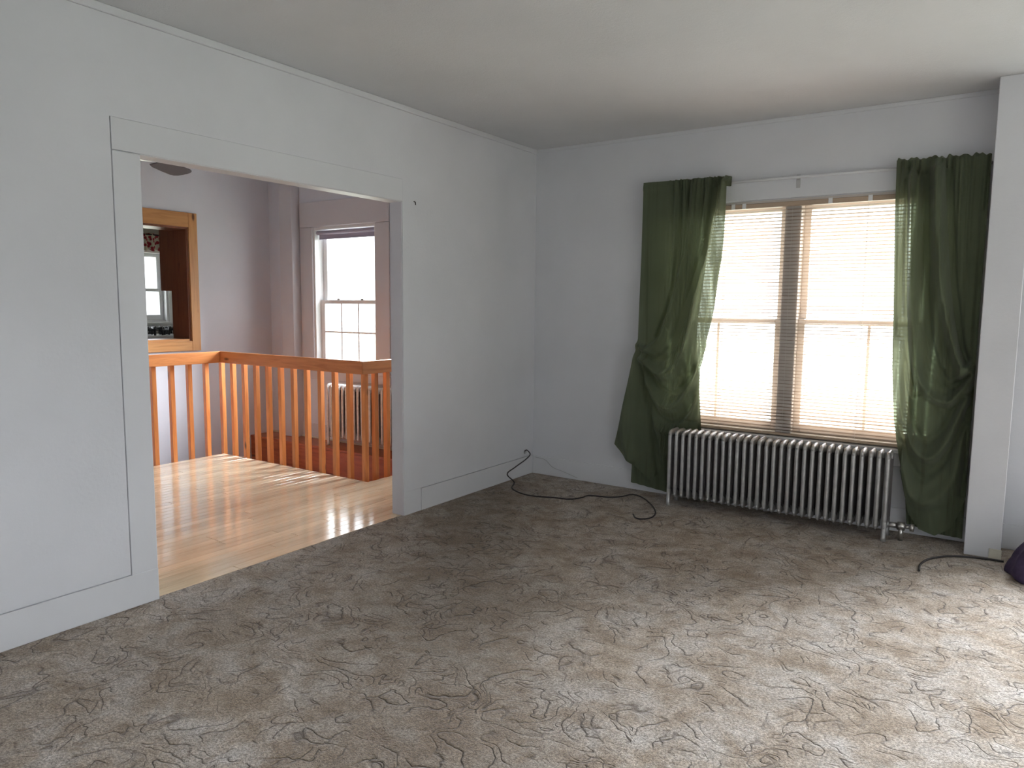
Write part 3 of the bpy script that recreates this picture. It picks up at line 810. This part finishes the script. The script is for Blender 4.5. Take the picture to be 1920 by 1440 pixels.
cr = empty('curtain', (0, 0, 0), label='green curtain right of the window beside the wall nib, tied back with deep swags', cat='curtain', group='green window curtains')
def pleatR(U, V, X, Z):
    g = np.clip((.80-U)/.1, 0, 1)*np.exp(-V*3.2)+.35*np.exp(-V*3)*(U > .8)
    s = np.sin(2*np.pi*(9*U+.8*np.sin(6*U)))+.5*np.sin(2*np.pi*(17*U)+1)
    return .018*g*s
ridR = [
 ([(1760, 320), (1762, 450), (1770, 560), (1790, 650), (1808, 695)], .030, .045),
 ([(1778, 320), (1785, 450), (1790, 560), (1800, 640), (1812, 680)], .016, -.040),
 ([(1735, 330), (1736, 480), (1738, 600), (1755, 690), (1785, 725), (1815, 705)], .020, -.030),
 ([(1712, 330), (1712, 480), (1712, 600), (1722, 700), (1752, 745), (1790, 748), (1828, 700)], .026, .040),
 ([(1700, 340), (1698, 500), (1700, 640), (1712, 740)], .012, -.020),
 ([(1690, 600), (1692, 700), (1708, 790), (1735, 830), (1770, 800), (1805, 740)], .022, -.022),
 ([(1686, 640), (1690, 750), (1710, 830), (1740, 858), (1775, 830), (1812, 750)], .026, .028),
 ([(1690, 800), (1705, 870), (1730, 895), (1770, 860), (1815, 770)], .022, -.024),
 ([(1692, 840), (1705, 920), (1740, 940), (1785, 900), (1818, 800)], .040, .026),
 ([(1835, 690), (1822, 760), (1810, 850), (1806, 930)], .018, -.025),
 ([(1842, 690), (1832, 760), (1822, 850), (1816, 900)], .014, .022),
 ([(1836, 682), (1815, 688), (1800, 705)], .022, .032),
 ([(1850, 400), (1846, 500), (1840, 600), (1834, 670)], .03, .016)]
drape('front_drape', cr, [(1682, 302), (1780, 296), (1874, 290)], [(1702, 962), (1722, 992), (1752, 1004), (1782, 992), (1800, 960), (1820, 910)],
      [(1682, 302), (1678, 400), (1676, 560), (1673, 690), (1676, 790), (1684, 850), (1694, 910), (1702, 962)],
      [(1874, 290), (1862, 400), (1852, 520), (1845, 600), (1836, 690), (1829, 760), (1825, 840), (1820, 910)], ridR, pleat=pleatR, clampx=2.928, hang=behind_rad(2.0, 2.60))
drape('rear_panel', cr, [(1708, 304), (1780, 299), (1872, 293)], [(1698, 985), (1752, 1003), (1808, 1014)],
      [(1708, 304), (1706, 480), (1706, 690), (1698, 800), (1694, 900), (1698, 985)], [(1872, 293), (1850, 520), (1832, 700), (1826, 800), (1812, 950), (1808, 1014)], [], y0=-.061, nu=90, nv=60,
      pleat=lambda U, V, X, Z: .005*np.sin(U*2*np.pi*10+1+2*np.sin(4*U)), ymax=-.054, ymin=-.068, clampx=2.925)
a_, b2 = px2w([(1682, 310)])[0], px2w([(1874, 298)])[0]
ruffle(cr, a_[0], min(b2[0], 2.928), 2.128, 2.118, 11, 9, 0.0, .012, .036)

# ------------------------------------------------------------------ cords and small things
def cord(name, label, spec, r, m, cat='cord', fix=None):
    """spec: (px,py,axis,value) points or xyz triples"""
    P = []
    for s_ in spec: P.append(tuple(at(*s_)) if len(s_) == 4 else s_)
    C = [tuple(q) for q in smooth_curve(P, 8)]
    t = MB(); t.tube(C, r, 8); return t.build(name, m, label=label, cat=cat)
rz_ = .006
cord('cable', 'black cable curling from the room corner across the carpet to the radiator', [(984, 846, 0, .012), (988, 844, 0, .03), (994, 852, 0, .05), (985, 862, 0, .06), (966, 876, 0, .08), (951, 889, 0, .10)] +
     [(0.105, -.42, .02)] + [(x_, y_, 2, rz_) for x_, y_ in ((960, 915), (975, 924), (1000, 930), (1040, 933), (1068, 936), (1090, 933), (1105, 929), (1140, 932), (1165, 931), (1185, 927), (1203, 932), (1220, 945), (1229, 960), (1222, 970), (1205, 973), (1192, 971), (1187, 964))], .0045, BLACK)
q = MB(); p0 = at(984, 847, 0, .0); q.tube([(0.001, p0[1], p0[2]), (.012, p0[1], p0[2])], [.016, .012], 10); q.build('cable_outlet', WCORD, label='small pale cable grommet low on the left wall near the corner', cat='outlet')
cord('thin_cable', 'thin pale wire running along the back baseboard from the corner', [(1004, 857, 1, -.016), (1022, 862, 1, -.016), (1036, 876, 1, -.018), (1058, 885, 1, -.018), (1082, 896, 1, -.02)], .0022, WCORD)
cord('power_cord', 'dark cord arching over the carpet to the purple bundle', [(x_, y_, 2, rz_) for x_, y_ in ((1723, 1070), (1726, 1058), (1742, 1048), (1775, 1043), (1815, 1044), (1850, 1048), (1872, 1051), (1882, 1053))], .0055, BLACK)
p0 = at(776, 379, 0, 0.0)
q = MB(); q.tube([(0, p0[1], p0[2]+.004), (.014, p0[1], p0[2]-.002)], .003, 6); q.tube([(.012, p0[1], p0[2]-.002), (.014, p0[1], p0[2]-.018)], .003, 6); q.build('nail', IRON, label='small bent nail in the wall beside the top of the opening', cat='nail')
# purple bundle
bmm = bmesh.new(); bmesh.ops.create_icosphere(bmm, subdivisions=4, radius=1)
for v_ in bmm.verts:
    c_ = v_.co; a = math.atan2(c_.y, c_.x)
    s_ = 1+.07*math.sin(3*a+1)+.05*math.sin(7*a+4*c_.z)+.04*math.sin(9*c_.x+5*c_.y)
    z_ = max(c_.z, -.35)
    fl_ = 1+.28*(-z_ if z_ < 0 else 0)
    zz_ = (z_+.35)/1.35
    x_, y_ = c_.x*s_*fl_, c_.y*s_*fl_
    c_.x, c_.y, c_.z = x_*.20*(1.12-.45*zz_), y_*.19*(1.12-.45*zz_), zz_*.23+.014*math.sin(11*x_+6*y_)*zz_
bmm.verts.index_update()
pb = MB().add([v_.co for v_ in bmm.verts], [[v_.index for v_ in f_.verts] for f_ in bmm.faces], True).build('fabric_bundle', PURPLE, label='dark purple cloth bundle on the carpet right of the wall nib', cat='cloth')
pb.location = (3.345, -.42, 0.002); bmm.free()
